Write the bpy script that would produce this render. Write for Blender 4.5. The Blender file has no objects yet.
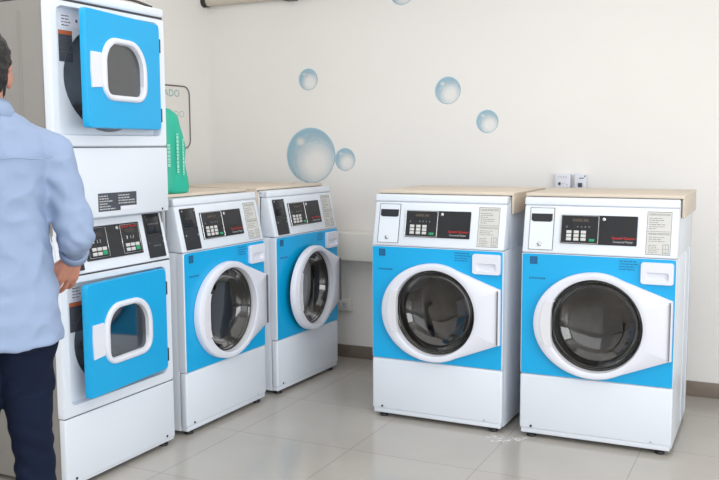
import bpy, bmesh, math, random
from mathutils import Vector, Matrix, noise
random.seed(7)
PI = math.pi
C = bpy.context.scene.collection
scn = bpy.context.scene

# ------------------------------------------------------------------ materials
def lin(c):
    return tuple(((x/255.0)/12.92 if x/255.0 <= .04045 else (((x/255.0)+.055)/1.055)**2.4) for x in c) + (1.0,)

def mat(name, rgb, rough=.5, metal=0.0, var=0.0, vscale=8.0, bump=0.0, bscale=60.0, coat=0.0, spec=.5):
    m = bpy.data.materials.new(name); m.use_nodes = True
    nt = m.node_tree; b = nt.nodes['Principled BSDF']
    b.inputs['Base Color'].default_value = lin(rgb)
    b.inputs['Roughness'].default_value = rough
    b.inputs['Metallic'].default_value = metal
    b.inputs['Specular IOR Level'].default_value = spec
    if coat: b.inputs['Coat Weight'].default_value = coat
    tc = nt.nodes.new('ShaderNodeTexCoord')
    if var:
        n = nt.nodes.new('ShaderNodeTexNoise'); n.inputs['Scale'].default_value = vscale; n.inputs['Detail'].default_value = 4
        nt.links.new(tc.outputs['Object'], n.inputs['Vector'])
        r = nt.nodes.new('ShaderNodeMapRange'); r.inputs['From Min'].default_value = .3; r.inputs['From Max'].default_value = .7
        r.inputs['To Min'].default_value = 1-var; r.inputs['To Max'].default_value = 1+var
        nt.links.new(n.outputs['Fac'], r.inputs['Value'])
        mx = nt.nodes.new('ShaderNodeVectorMath'); mx.operation = 'SCALE'
        mx.inputs[0].default_value = lin(rgb)[:3]
        nt.links.new(r.outputs['Result'], mx.inputs['Scale'])
        nt.links.new(mx.outputs['Vector'], b.inputs['Base Color'])
    if bump:
        n2 = nt.nodes.new('ShaderNodeTexNoise'); n2.inputs['Scale'].default_value = bscale; n2.inputs['Detail'].default_value = 3
        nt.links.new(tc.outputs['Object'], n2.inputs['Vector'])
        bp = nt.nodes.new('ShaderNodeBump'); bp.inputs['Strength'].default_value = bump; bp.inputs['Distance'].default_value = .004
        nt.links.new(n2.outputs['Fac'], bp.inputs['Height']); nt.links.new(bp.outputs['Normal'], b.inputs['Normal'])
    return m

def glass_mat(name, tint, refl=.10):
    m = bpy.data.materials.new(name); m.use_nodes = True
    nt = m.node_tree; nt.nodes.clear()
    o = nt.nodes.new('ShaderNodeOutputMaterial'); mx = nt.nodes.new('ShaderNodeMixShader')
    t = nt.nodes.new('ShaderNodeBsdfTransparent'); t.inputs['Color'].default_value = lin(tint)
    g = nt.nodes.new('ShaderNodeBsdfGlossy'); g.inputs['Roughness'].default_value = .04
    g.inputs['Color'].default_value = (.95, .95, .95, 1)
    lw = nt.nodes.new('ShaderNodeLayerWeight'); lw.inputs['Blend'].default_value = .25
    mr = nt.nodes.new('ShaderNodeMapRange'); mr.inputs['To Min'].default_value = refl; mr.inputs['To Max'].default_value = .38
    nt.links.new(lw.outputs['Fresnel'], mr.inputs['Value']); nt.links.new(mr.outputs['Result'], mx.inputs['Fac'])
    nt.links.new(t.outputs[0], mx.inputs[1]); nt.links.new(g.outputs[0], mx.inputs[2]); nt.links.new(mx.outputs[0], o.inputs['Surface'])
    return m

M = dict(
    wall=mat('wall_paint', (237, 235, 233), .75, var=.012, vscale=1.5, bump=.03, bscale=140, spec=.25),
    wall2=mat('side_wall_paint', (238, 236, 232), .75, var=.012, vscale=1.5, bump=.03, bscale=140, spec=.25),
    ceil=mat('ceiling_paint', (236, 234, 230), .8),
    base=mat('baseboard_tile', (130, 119, 109), .25, var=.05, vscale=6),
    ledge=mat('ledge_plaster', (230, 228, 222), .75, var=.015, vscale=3),
    white=mat('white_enamel', (222, 229, 239), .32, var=.008, vscale=3, coat=.15),
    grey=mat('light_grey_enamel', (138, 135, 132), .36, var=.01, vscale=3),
    wplast=mat('white_plastic', (224, 227, 238), .34),
    wplast2=mat('white_plastic_grip', (220, 221, 228), .36),
    wgrey=mat('grey_white_plastic', (205, 206, 210), .4),
    blue=mat('blue_enamel', (6, 167, 226), .36, var=.015, vscale=3),
    dblue=mat('dark_blue_print', (22, 92, 140), .5),
    mblue=mat('medium_blue_print', (18, 112, 166), .5),
    black=mat('black_plastic', (30, 33, 40), .35),
    blackg=mat('black_gloss_panel', (26, 29, 36), .22),
    dark=mat('dark_shadow_gap', (58, 58, 60), .6),
    rubber=mat('black_rubber', (34, 35, 38), .45),
    steel=mat('drum_steel', (172, 168, 162), .38, metal=.75, var=.12, vscale=14),
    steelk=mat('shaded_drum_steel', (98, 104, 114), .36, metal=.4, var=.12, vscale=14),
    steeld=mat('drum_dark_liner', (205, 214, 226), .45, metal=.0, var=.15, vscale=9),
    chrome=mat('chrome', (200, 200, 200), .2, metal=1),
    key=mat('keypad_grey', (205, 205, 205), .45),
    keyg=mat('start_key_green', (32, 150, 105), .45),
    red=mat('red_print', (214, 42, 40), .5),
    lgrey=mat('light_grey_print', (190, 192, 195), .5),
    label=mat('instruction_label_paper', (206, 206, 204), .5),
    ink=mat('label_ink', (96, 98, 98), .6),
    dlabel=mat('dark_warning_label', (70, 74, 84), .5),
    led=mat('unlit_display_window', (52, 46, 44), .25),
    ledseg=mat('display_digits', (92, 80, 70), .5),
    orange=mat('orange_print', (190, 100, 60), .5),
    wood=mat('pale_wood_board', (214, 201, 185), .5, var=.03, vscale=5),
    teal=mat('teal_plastic_bag', (40, 178, 150), .38, var=.06, vscale=9, bump=.35, bscale=22),
    tealtxt=mat('pale_teal_print', (150, 215, 198), .5),
    signtxt=mat('sign_blue_grey_letters', (136, 182, 184), .5),
    signtxt2=mat('sign_pale_letters', (178, 204, 204), .5),
    signline=mat('sign_dark_border', (110, 100, 96), .45),
    sheet=mat('sign_clear_sheet', (234, 231, 226), .35),
    pipe=mat('beige_pipe', (205, 197, 183), .45, var=.04, vscale=12),
    cable=mat('black_cable', (52, 46, 44), .5),
    socket=mat('socket_ivory', (222, 220, 212), .4),
    skin=mat('skin', (184, 128, 108), .5, var=.06, vscale=18),
    hair=mat('black_hair', (26, 23, 24), .55, var=.2, vscale=60, bump=.6, bscale=160),
    shirt=mat('light_blue_cotton', (140, 158, 189), .8, var=.03, vscale=7, bump=.12, bscale=260),
    jeans=mat('dark_blue_denim', (15, 25, 47), .9, spec=.2, var=.14, vscale=9, bump=.3, bscale=320),
    stitch=mat('denim_stitching', (80, 86, 104), .8),
    shoe=mat('brown_leather_shoe', (60, 46, 38), .45),
    sole=mat('dark_sole', (30, 28, 27), .7),
    eye=mat('eye_white', (228, 226, 222), .2),
    metalwin=mat('window_aluminium', (188, 190, 192), .35, metal=.7),
    glassd=glass_mat('smoked_glass', (158, 166, 172), .15),
    glassw=glass_mat('washer_glass', (146, 144, 142), .06),
    glassk=glass_mat('shaded_washer_glass', (98, 106, 116), .07),  # darker copy of the washer glass, weaker light put into the tint
    pane=glass_mat('clear_pane', (245, 248, 248), .03),
)

def floor_mat():
    m = bpy.data.materials.new('porcelain_floor_tiles'); m.use_nodes = True
    nt = m.node_tree; b = nt.nodes['Principled BSDF']
    tc = nt.nodes.new('ShaderNodeTexCoord'); mp = nt.nodes.new('ShaderNodeMapping')
    mp.inputs['Location'].default_value = (2.335+1.2, -2.86, 0)
    nt.links.new(tc.outputs['Object'], mp.inputs['Vector'])
    br = nt.nodes.new('ShaderNodeTexBrick'); br.offset = 0; br.squash = 1
    br.inputs['Scale'].default_value = 1; br.inputs['Brick Width'].default_value = .598; br.inputs['Row Height'].default_value = .6
    br.inputs['Mortar Size'].default_value = .0022; br.inputs['Mortar Smooth'].default_value = .2
    br.inputs['Color1'].default_value = lin((183, 178, 171)); br.inputs['Color2'].default_value = lin((180, 175, 168)); br.inputs['Mortar'].default_value = lin((156, 150, 143))
    nt.links.new(mp.outputs[0], br.inputs['Vector'])
    n = nt.nodes.new('ShaderNodeTexNoise'); n.inputs['Scale'].default_value = 2.2; n.inputs['Detail'].default_value = 6
    nt.links.new(tc.outputs['Object'], n.inputs['Vector'])
    r = nt.nodes.new('ShaderNodeMapRange'); r.inputs['From Min'].default_value = .3; r.inputs['From Max'].default_value = .7; r.inputs['To Min'].default_value = .95; r.inputs['To Max'].default_value = 1.04
    nt.links.new(n.outputs['Fac'], r.inputs['Value'])
    v = nt.nodes.new('ShaderNodeVectorMath'); v.operation = 'SCALE'
    nt.links.new(br.outputs['Color'], v.inputs[0]); nt.links.new(r.outputs['Result'], v.inputs['Scale'])
    nt.links.new(v.outputs['Vector'], b.inputs['Base Color'])
    b.inputs['Roughness'].default_value = .16; b.inputs['Specular IOR Level'].default_value = .5
    return m
M['floor'] = floor_mat()

def bubble_mat():
    # printed soap bubble: blue rim strongest at the upper left, clear towards the lower right, pale spot
    m = bpy.data.materials.new('printed_bubble'); m.use_nodes = True
    nt = m.node_tree; b = nt.nodes['Principled BSDF']; out = nt.nodes['Material Output']
    L = nt.links.new
    def math_(op, a, c=None, clamp=False):
        n = nt.nodes.new('ShaderNodeMath'); n.operation = op; n.use_clamp = clamp
        for i, x in enumerate((a, c)):
            if x is None: continue
            if isinstance(x, (int, float)): n.inputs[i].default_value = x
            else: L(x, n.inputs[i])
        return n.outputs[0]
    tc = nt.nodes.new('ShaderNodeTexCoord'); sep = nt.nodes.new('ShaderNodeSeparateXYZ'); L(tc.outputs['Object'], sep.inputs[0])
    x, z = sep.outputs['X'], sep.outputs['Z']
    def rad(cx, cz, sx=1, sz=1):
        dx = math_('MULTIPLY', math_('SUBTRACT', x, cx), sx); dz = math_('MULTIPLY', math_('SUBTRACT', z, cz), sz)
        return math_('SQRT', math_('ADD', math_('MULTIPLY', dx, dx), math_('MULTIPLY', dz, dz)))
    r = rad(0, 0); ro = rad(.20, -.30)
    body = nt.nodes.new('ShaderNodeMapRange'); body.interpolation_type = 'SMOOTHSTEP'
    body.inputs['From Min'].default_value = .25; body.inputs['From Max'].default_value = 1.42; body.inputs['To Min'].default_value = .03; body.inputs['To Max'].default_value = .78
    L(ro, body.inputs['Value'])
    rim = nt.nodes.new('ShaderNodeMapRange'); rim.interpolation_type = 'SMOOTHSTEP'
    rim.inputs['From Min'].default_value = .90; rim.inputs['From Max'].default_value = 1.0; rim.inputs['To Min'].default_value = 0; rim.inputs['To Max'].default_value = .18
    L(r, rim.inputs['Value'])
    spot = nt.nodes.new('ShaderNodeMapRange'); spot.interpolation_type = 'SMOOTHSTEP'
    spot.inputs['From Min'].default_value = .08; spot.inputs['From Max'].default_value = .26; spot.inputs['To Min'].default_value = .8; spot.inputs['To Max'].default_value = 0
    L(rad(-.42, .50, 1, 1.2), spot.inputs['Value'])
    alpha = math_('ADD', math_('MAXIMUM', body.outputs[0], spot.outputs[0]), rim.outputs[0], True)
    cm = nt.nodes.new('ShaderNodeMix'); cm.data_type = 'RGBA'
    cm.inputs[6].default_value = lin((156, 198, 220)); cm.inputs[7].default_value = lin((236, 236, 234))
    L(spot.outputs[0], cm.inputs[0]); L(cm.outputs[2], b.inputs['Base Color'])
    b.inputs['Roughness'].default_value = .6
    t = nt.nodes.new('ShaderNodeBsdfTransparent'); mx = nt.nodes.new('ShaderNodeMixShader')
    L(alpha, mx.inputs[0]); L(t.outputs[0], mx.inputs[1]); L(b.outputs[0], mx.inputs[2]); L(mx.outputs[0], out.inputs['Surface'])
    return m
M['bubble'] = bubble_mat()

def smear_mat():
    m = bpy.data.materials.new('white_powder_smear'); m.use_nodes = True
    nt = m.node_tree; b = nt.nodes['Principled BSDF']; out = nt.nodes['Material Output']
    b.inputs['Base Color'].default_value = lin((240, 240, 240)); b.inputs['Roughness'].default_value = .9
    tc = nt.nodes.new('ShaderNodeTexCoord'); n = nt.nodes.new('ShaderNodeTexNoise'); n.inputs['Scale'].default_value = 32; n.inputs['Detail'].default_value = 2; n.inputs['Distortion'].default_value = 1.5
    nt.links.new(tc.outputs['Object'], n.inputs['Vector'])
    r = nt.nodes.new('ShaderNodeMapRange'); r.inputs['From Min'].default_value = .42; r.inputs['From Max'].default_value = .60; r.inputs['To Max'].default_value = .7
    nt.links.new(n.outputs['Fac'], r.inputs['Value'])
    t = nt.nodes.new('ShaderNodeBsdfTransparent'); mx = nt.nodes.new('ShaderNodeMixShader')
    nt.links.new(r.outputs['Result'], mx.inputs[0]); nt.links.new(t.outputs[0], mx.inputs[1]); nt.links.new(b.outputs[0], mx.inputs[2])
    nt.links.new(mx.outputs[0], out.inputs['Surface'])
    return m
M['smear'] = smear_mat()

# ------------------------------------------------------------------ object helpers
def obj(name, bm, m, parent=None, loc=None, rot=None, smooth=False, angle=None):
    me = bpy.data.meshes.new(name)
    if isinstance(bm, bpy.types.Mesh): me = bm; me.name = name
    else:
        bmesh.ops.recalc_face_normals(bm, faces=bm.faces)
        bm.to_mesh(me); bm.free()
    mis = [p.material_index for p in me.polygons]
    me.materials.clear()
    for x in (m if isinstance(m, (list, tuple)) else [m]): me.materials.append(x)
    if len(me.materials) > 1: me.polygons.foreach_set('material_index', mis)
    if smooth:
        for p in me.polygons: p.use_smooth = True
        if angle is not None: me.set_sharp_from_angle(angle=math.radians(angle))
    o = bpy.data.objects.new(name, me); C.objects.link(o)
    if parent: o.parent = parent
    if loc: o.location = loc
    if rot: o.rotation_euler = rot
    return o
def tag(o, label, cat, group=None, kind=None):
    o['label'] = label; o['category'] = cat
    if group: o['group'] = group
    if kind: o['kind'] = kind
    return o
def thing(name, label, cat, loc=(0, 0, 0), rz=0, group=None):
    o = bpy.data.objects.new(name, None); C.objects.link(o)
    o.location = loc; o.rotation_euler = (0, 0, rz); o.empty_display_size = .1
    return tag(o, label, cat, group)
def struct(name, bm, m, parent=None):
    o = obj(name, bm, m, parent)
    if not parent: o['kind'] = 'structure'
    return o
def copy_tree(o, parent=None):
    c = o.copy(); C.objects.link(c)
    if parent: c.parent = parent
    for ch in list(o.children): copy_tree(ch, c)
    return c

def add_box(bm, lo, hi, bev=0, seg=2, mx=None, mi=0):
    t = bmesh.new(); bmesh.ops.create_cube(t, size=1)
    for v in t.verts: v.co = Vector([lo[i]+(v.co[i]+.5)*(hi[i]-lo[i]) for i in range(3)])
    if bev: bmesh.ops.bevel(t, geom=t.edges[:], offset=bev, segments=seg, profile=.5, affect='EDGES')
    for f in t.faces: f.material_index = mi; f.smooth = bool(bev)
    if mx: t.transform(mx)
    me = bpy.data.meshes.new('tmp'); t.to_mesh(me); t.free(); bm.from_mesh(me); bpy.data.meshes.remove(me)
    return bm
def box(lo, hi, bev=0, seg=2, mx=None): return add_box(bmesh.new(), lo, hi, bev, seg, mx)

def loop(bm, pts): return [bm.verts.new(p) for p in pts]
def bridge(bm, a, b, mi=0, smooth=False, closed=True):
    n = len(a)
    for i in range(n if closed else n-1):
        j = (i+1) % n
        try:
            f = bm.faces.new((a[i], a[j], b[j], b[i])); f.material_index = mi; f.smooth = smooth
        except ValueError: pass
def cap(bm, a, mi=0):
    f = bm.faces.new(a); f.material_index = mi; return f
def lathe(bm, prof, cx=0, cz=0, n=64, mi=0, smooth=True):
    """rings (r, y) about an axis along y"""
    prev = None
    for r, y in prof:
        if r < 1e-5: cur = [bm.verts.new((cx, y, cz))]
        else: cur = loop(bm, [(cx+r*math.cos(2*PI*k/n), y, cz+r*math.sin(2*PI*k/n)) for k in range(n)])
        if prev:
            if len(cur) == 1:
                for k in range(n): f = bm.faces.new((prev[k], prev[(k+1) % n], cur[0])); f.smooth = smooth; f.material_index = mi
            else: bridge(bm, prev, cur, mi, smooth)
        prev = cur
    return bm
def prism(bm, pts, y0, y1, bev=0, mx=None, mi=0):
    """polygon of (x, z) between y0 (front) and y1"""
    t = bmesh.new()
    a = loop(t, [(x, y0, z) for x, z in pts]); b = loop(t, [(x, y1, z) for x, z in pts])
    bridge(t, a, b); fa = cap(t, a); cap(t, b[::-1])
    bmesh.ops.recalc_face_normals(t, faces=t.faces)
    if bev:
        fa.normal_update(); bmesh.ops.bevel(t, geom=fa.edges[:], offset=bev, segments=2, profile=.5, affect='EDGES')
    for f in t.faces: f.material_index = mi
    if mx: t.transform(mx)
    me = bpy.data.meshes.new('tmp'); t.to_mesh(me); t.free(); bm.from_mesh(me); bpy.data.meshes.remove(me)
    return bm
def rrect(x0, x1, z0, z1, r, n=6):
    """rounded rectangle, r = (top-left, top-right, bottom-right, bottom-left)"""
    if not isinstance(r, (tuple, list)): r = (r,)*4
    out = []
    for (cx, cz, rr, a0) in ((x1-r[1], z1-r[1], r[1], 0), (x0+r[0], z1-r[0], r[0], 90), (x0+r[3], z0+r[3], r[3], 180), (x1-r[2], z0+r[2], r[2], 270)):
        for k in range(n+1):
            a = math.radians(a0+90*k/n); out.append((cx+rr*math.cos(a), cz+rr*math.sin(a)))
    return out
def ray(poly, c, ang):
    dx, dz = math.cos(ang), math.sin(ang); best = 0
    for i in range(len(poly)):
        (x1, z1), (x2, z2) = poly[i], poly[(i+1) % len(poly)]
        x1 -= c[0]; x2 -= c[0]; z1 -= c[1]; z2 -= c[1]
        ex, ez = x2-x1, z2-z1; det = dx*ez-dz*ex
        if abs(det) < 1e-12: continue
        t = (x1*ez-z1*ex)/det; s = (x1*dz-z1*dx)/det
        if t > 0 and -1e-6 <= s <= 1+1e-6: best = max(best, t)
    return best
def resample(poly, c, angs): return [(c[0]+ray(poly, c, a)*math.cos(a), c[1]+ray(poly, c, a)*math.sin(a)) for a in angs]
def angles(c, corners=(), n=96):
    s = [2*PI*k/n for k in range(n)] + [math.atan2(z-c[1], x-c[0]) % (2*PI) for x, z in corners]
    s.sort(); out = [s[0]]
    for a in s[1:]:
        if a-out[-1] > 1e-4: out.append(a)
    return out
def tube(bm, pts, r, n=10, closed=False):
    pts = [Vector(p) for p in pts]; rings = []
    up = Vector((0, 0, 1)); prevn = None
    for i, p in enumerate(pts):
        if closed: d = (pts[(i+1) % len(pts)]-pts[i-1]).normalized()
        else: d = (pts[min(i+1, len(pts)-1)]-pts[max(i-1, 0)]).normalized()
        if prevn is None:
            nn = d.orthogonal().normalized()
        else:
            nn = (prevn-d*prevn.dot(d)).normalized()
        prevn = nn; bb = d.cross(nn)
        rings.append(loop(bm, [p+r*(nn*math.cos(2*PI*k/n)+bb*math.sin(2*PI*k/n)) for k in range(n)]))
    for a, b in zip(rings, rings[1:]): bridge(bm, a, b, smooth=True)
    if closed: bridge(bm, rings[-1], rings[0], smooth=True)
    else: cap(bm, rings[0]); cap(bm, rings[-1][::-1])
    return bm
def text_mesh(s, size, ext=.0004, align='LEFT'):
    cu = bpy.data.curves.new('txt', 'FONT'); cu.body = s; cu.size = size; cu.extrude = ext; cu.align_x = align; cu.resolution_u = 3
    o = bpy.data.objects.new('txt', cu); C.objects.link(o)
    dg = bpy.context.evaluated_depsgraph_get(); me = bpy.data.meshes.new_from_object(o.evaluated_get(dg))
    bpy.data.objects.remove(o); bpy.data.curves.remove(cu)
    return me
def add_text(bm, s, width, height, mx, align='LEFT'):
    """text scaled to a given width and cap height, laid in the local xy plane of mx"""
    me = text_mesh(s, 1.0, .0)
    xs = [v.co.x for v in me.vertices]; ys = [v.co.y for v in me.vertices]
    sx = width/(max(xs)-min(xs)); sy = height/(max(ys)-min(ys))
    me.transform(Matrix.Diagonal((sx, sy, 1, 1)) @ Matrix.Translation((-min(xs), -min(ys), 0)))
    me.transform(mx); bm.from_mesh(me); bpy.data.meshes.remove(me)
FRONT = Matrix(((1, 0, 0, 0), (0, 0, -1, 0), (0, 1, 0, 0), (0, 0, 0, 1)))   # text plane x,y -> machine front x,z facing -y

def text_lines(bm, u0, u1, v0, v1, rows, mx, fill=(.55, 1.0), h=.45, seed=1, off=.0):
    """rows of small dash 'print' filling a box"""
    rr = random.Random(seed); n = rows
    for k in range(n):
        vt = v1-(v1-v0)*(k+.5)/n; hh = (v1-v0)/n*h/2
        u = u0; end = u0+(u1-u0)*rr.uniform(*fill)
        while u < end:
            w = rr.uniform(.006, .018)
            add_box(bm, (u, vt-hh, off), (min(u+w, end), vt+hh, off+.0006), mx=mx); u += w+.0035
# ------------------------------------------------------------------ room
def wallbox(lo, hi): return box(lo, hi)
struct('floor', wallbox((-3.75, -4.2, -.1), (3.35, 5.2, 0)), M['floor'])
struct('wall_back', wallbox((-3.75, 5.04, 0), (3.35, 5.2, 2.75)), M['wall'])
struct('wall_left', wallbox((-3.75, -4.2, 0), (-3.6, 5.04, 2.75)), M['wall2'])
struct('ceiling', wallbox((-3.75, -4.2, 2.75), (3.35, 5.2, 2.85)), M['ceil'])
struct('baseboard_back', box((-3.588, 5.028, 0), (3.19, 5.04, .082), .002), M['base'])
struct('baseboard_left', box((-3.6, -4.0, 0), (-3.588, 5.03, .082), .002), M['base'])
struct('trim_1', box((-3.6, 4.90, .657), (-.62, 5.04, .832), .004), M['ledge'])
# right-hand wall with the shop window (behind and to the right of the photograph)
bm = bmesh.new()
add_box(bm, (3.2, -4.2, 0), (3.35, 5.04, .35)); add_box(bm, (3.2, -4.2, 2.5), (3.35, 5.04, 2.75))
add_box(bm, (3.2, 4.4, .35), (3.35, 5.04, 2.5)); add_box(bm, (3.2, -4.2, .35), (3.35, -3.6, 2.5))
struct('wall_right', bm, M['wall2'])
bm = bmesh.new()
for y in (-3.6, -1.6, .4, 2.4, 4.35): add_box(bm, (3.24, y, .35), (3.30, y+.05, 2.5))
add_box(bm, (3.24, -3.6, .35), (3.30, 4.4, .40)); add_box(bm, (3.24, -3.6, 2.45), (3.30, 4.4, 2.5))
w1 = struct('window_1', bm, M['metalwin'])
obj('window_glass', box((3.268, -3.58, .38), (3.274, 4.38, 2.47)), M['pane'], w1)

# ------------------------------------------------------------------ washer
W = .683; Z0, Z1, Z2, ZT, SB = .022, .3086, .8804, 1.1355, .0554
PHI = math.atan2(SB, ZT-Z2)
PC = math.cos(PHI); PS = math.sin(PHI)
# panel plane coordinates (u, v, out) -> local
PANEL = Matrix(((1, 0, 0, 0), (0, PS, -PC, 0), (0, PC, PS, Z2), (0, 0, 0, 1)))
def pv(z): return (z-Z2)/PC
DC = (.341, .5625); HX = .676

def door_outline():
    pts = []
    for k in range(0, 61):
        a = math.radians(62+k*(298-62)/60)
        ax = .276 if math.cos(a) < 0 else .243
        pts.append((DC[0]+ax*math.cos(a), DC[1]+.2435*math.sin(a)))
    pts += [(.662, .429), (.674, .432), (.674, .699), (.662, .702)]
    return pts

def make_washer(kind, ajar=0.0):
    root = bpy.data.objects.new('washing_machine', None); C.objects.link(root); root.empty_display_size = .1
    D = .685
    # cabinet: sides, back, top, with shallow vertical ribs on the sides
    bm = bmesh.new()
    add_box(bm, (.002, .042, Z0), (.012, D, Z2), .003); add_box(bm, (W-.012, .042, Z0), (W-.002, D, Z2), .003)
    add_box(bm, (.002, .105, Z2-.002), (.012, D, 1.122), .003); add_box(bm, (W-.012, .105, Z2-.002), (W-.002, D, 1.122), .003)
    add_box(bm, (.002, D-.01, Z0), (W-.002, D, 1.122)); add_box(bm, (.002, .09, 1.115), (W-.002, D, 1.128), .003)
    add_box(bm, (.01, .045, Z0), (W-.01, D-.01, Z0+.01))
    for x0, x1 in ((-.0015, .004), (W-.004, W+.0015)):
        for y in (.40, .60): add_box(bm, (x0, y, Z0+.02), (x1, y+.03, Z2-.01), .0014)
    obj('cabinet', bm, M['white'], root, smooth=True, angle=35)
    # lower panel
    bm = bmesh.new(); add_box(bm, (0, .0, Z0+.022), (W, .041, Z1-.002), .009, 3)
    add_box(bm, (.006, .005, Z0), (W-.006, .041, Z0+.03), .004)
    lp = obj('lower_panel', bm, M['white'], root, smooth=True, angle=35)
    for x in (.055, W-.085):
        obj('screw', lathe(bmesh.new(), [(.006, .0), (.006, -.002), (0, -.003)], x, Z0+.036, 12), M['dark'] if x < .3 else M['wgrey'], lp)
    # front panel with the door opening, blue on its face
    bm = bmesh.new()
    rect = rrect(0, W, Z1, Z2-.001, .004, 3); ang = angles(DC, [(0, Z1), (W, Z1), (W, Z2-.001), (0, Z2-.001)])
    inner = rrect(.004, W-.003, Z1+.002, Z2-.003, .004, 3)
    l_back = loop(bm, [(x, .041, z) for x, z in resample(rect, DC, ang)])
    l_mid = loop(bm, [(x, .004, z) for x, z in resample(rect, DC, ang)])
    l_front = loop(bm, [(x, 0, z) for x, z in resample(inner, DC, ang)])
    hole = [(DC[0]+.2125*math.cos(a), DC[1]+.2125*math.sin(a)) for a in ang]
    l_h = loop(bm, [(x, 0, z) for x, z in hole]); l_h2 = loop(bm, [(x, .041, z) for x, z in hole])
    bridge(bm, l_back, l_mid); bridge(bm, l_mid, l_front, 0, True); bridge(bm, l_front, l_h, 1); bridge(bm, l_h, l_h2); bridge(bm, l_h2, l_back)
    fp = obj('front_panel', bm, [M['white'], M['blue']], root); fp['label'] = 'bright blue front panel'
    # small prints on the blue panel
    bm = bmesh.new(); prism(bm, rrect(.039, .0745, .829, .865, .002, 2), -.0008, 0); obj('square_sticker', bm, M['dblue'], fp)
    bm = bmesh.new(); text_lines(bm, .046, .069, .836, .858, 3, FRONT, (.8, 1), .4, 3, .001); obj('sticker_print', bm, M['mblue'], fp)
    bm = bmesh.new(); text_lines(bm, .038, .113, .758, .770, 1, FRONT, (1, 1), .7, 4, .0004); obj('small_lettering', bm, M['mblue'], fp)
    bm = bmesh.new(); text_lines(bm, .441, .520, .820, .868, 4, FRONT, (.8, 1), .4, 5, .0004); obj('small_lettering', bm, M['mblue'], fp)
    # control panel wedge
    bm = bmesh.new()
    prof = [(0, Z2+.001), (.0475, 1.0985), (.0975, 1.0985), (.105, Z2+.001)]
    a = loop(bm, [(0, y, z) for y, z in prof]); b = loop(bm, [(W, y, z) for y, z in prof])
    bridge(bm, a, b); cap(bm, a); cap(bm, b[::-1])
    bmesh.ops.recalc_face_normals(bm, faces=bm.faces)
    bmesh.ops.bevel(bm, geom=bm.edges[:], offset=.008, segments=3, profile=.5, affect='EDGES')
    cp = obj('control_panel', bm, M['white'], root, smooth=True, angle=40)
    # top trim lip
    bm = bmesh.new(); add_box(bm, (-.001, pv(1.0995), -.02), (W+.001, pv(ZT)-.001, .0035), .006, 3, PANEL)
    add_box(bm, (.002, SB+.006, 1.1), (W-.002, .11, ZT-.0015), .004)
    obj('top_trim', bm, M['white'], root, smooth=True, angle=40)
    # coin / token unit
    if kind == 'coin':
        cb = obj('coin_box', prism(bmesh.new(), rrect(.029, .141, pv(.897)-.001, pv(1.086), .004, 3), -.002, .0, .001, PANEL @ FRONT.inverted()), M['white'], root)
        bm = bmesh.new()
        for r in ((.0285, .0305), (.1395, .1415)): add_box(bm, (r[0], pv(.896), 0), (r[1], pv(1.087), .0026), mx=PANEL)
        for z in (.896, 1.0855): add_box(bm, (.0285, pv(z), 0), (.1415, pv(z)+.0018, .0026), mx=PANEL)
        obj('seam', bm, M['dark'], cb)
        obj('coin_slot', prism(bmesh.new(), [(.036, pv(1.060)), (.036, pv(1.030)), (.046, pv(1.024)), (.124, pv(1.024)), (.133, pv(1.030)), (.133, pv(1.060))], -.0045, 0, .001, PANEL @ FRONT.inverted()), M['black'], cb)
        bm = lathe(bmesh.new(), [(.010, 0), (.010, -.005), (.0075, -.007), (0, -.007)], .079, pv(.922), 20); bm.transform(PANEL @ FRONT.inverted())
        obj('lock', bm, M['chrome'], cb)
    else:
        cb = obj('coin_box', prism(bmesh.new(), rrect(.030, .140, pv(.891), pv(1.084), .003, 3), -.006, .0, .001, PANEL @ FRONT.inverted()), M['black'], root)
        cb['label'] = 'black coin unit'
        bm = bmesh.new(); add_box(bm, (.033, pv(.985), .006), (.137, pv(.992), .0085), mx=PANEL)
        add_box(bm, (.036, pv(.995), .006), (.134, pv(1.078), .0075), .001, 1, PANEL); obj('coin_slot', bm, M['blackg'], cb)
        bm = bmesh.new()
        for u in (.040, .130):
            for z in (.958, 1.072): add_box(bm, (u-.003, pv(z)-.003, .006), (u+.003, pv(z)+.003, .0085), .001, 1, PANEL)
        obj('screw_heads', bm, M['lgrey'], cb)
        bm = bmesh.new(); text_lines(bm, .065, .105, pv(.937), pv(.947), 1, PANEL, (1, 1), .6, 2, .006); text_lines(bm, .055, .115, pv(1.034), pv(1.042), 1, PANEL, (1, 1), .6, 6, .0075)
        obj('lettering', bm, M['dark'], cb)
    # display module
    dm = obj('display_module', prism(bmesh.new(), rrect(.174, .511, pv(.929), pv(1.058), .004, 3), -.005, 0, .0015, PANEL @ FRONT.inverted()), M['blackg'], root)
    dm['label'] = 'black display panel'
    bm = bmesh.new(); u0, u1, v0, v1 = .175, .345, pv(.931), pv(1.0565); t = .003
    for lo, hi in (((u0, v0), (u1, v0+t)), ((u0, v1-t), (u1, v1)), ((u0, v0), (u0+t, v1)), ((u1-t*1.3, v0), (u1, v1))):
        add_box(bm, (lo[0], lo[1], .004), (hi[0], hi[1], .008), .0007, 1, PANEL)
    obj('bezel', bm, M['chrome'], dm, smooth=True, angle=35)
    dw = obj('display_window', box((.224, pv(1.026), .004), (.300, pv(1.043), .0058), mx=PANEL), M['led'], dm)
    bm = bmesh.new(); add_text(bm, '8888.88', .068, .011, PANEL @ Matrix.Translation((.228, pv(1.029), .0062))); obj('digits', bm, M['ledseg'], dm)
    bm = bmesh.new()
    for u in (.247, .264, .281, .298): add_box(bm, (u, pv(1.002), .004), (u+.007, pv(1.009), .0056), mx=PANEL)
    obj('indicator_marks', bm, M['ink'], dm); bm = bmesh.new()
    prism(bm, [(.196, pv(1.0)), (.207, pv(1.0)), (.2015, pv(1.012))], -.0056, -.004, 0, PANEL @ FRONT.inverted())
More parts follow.
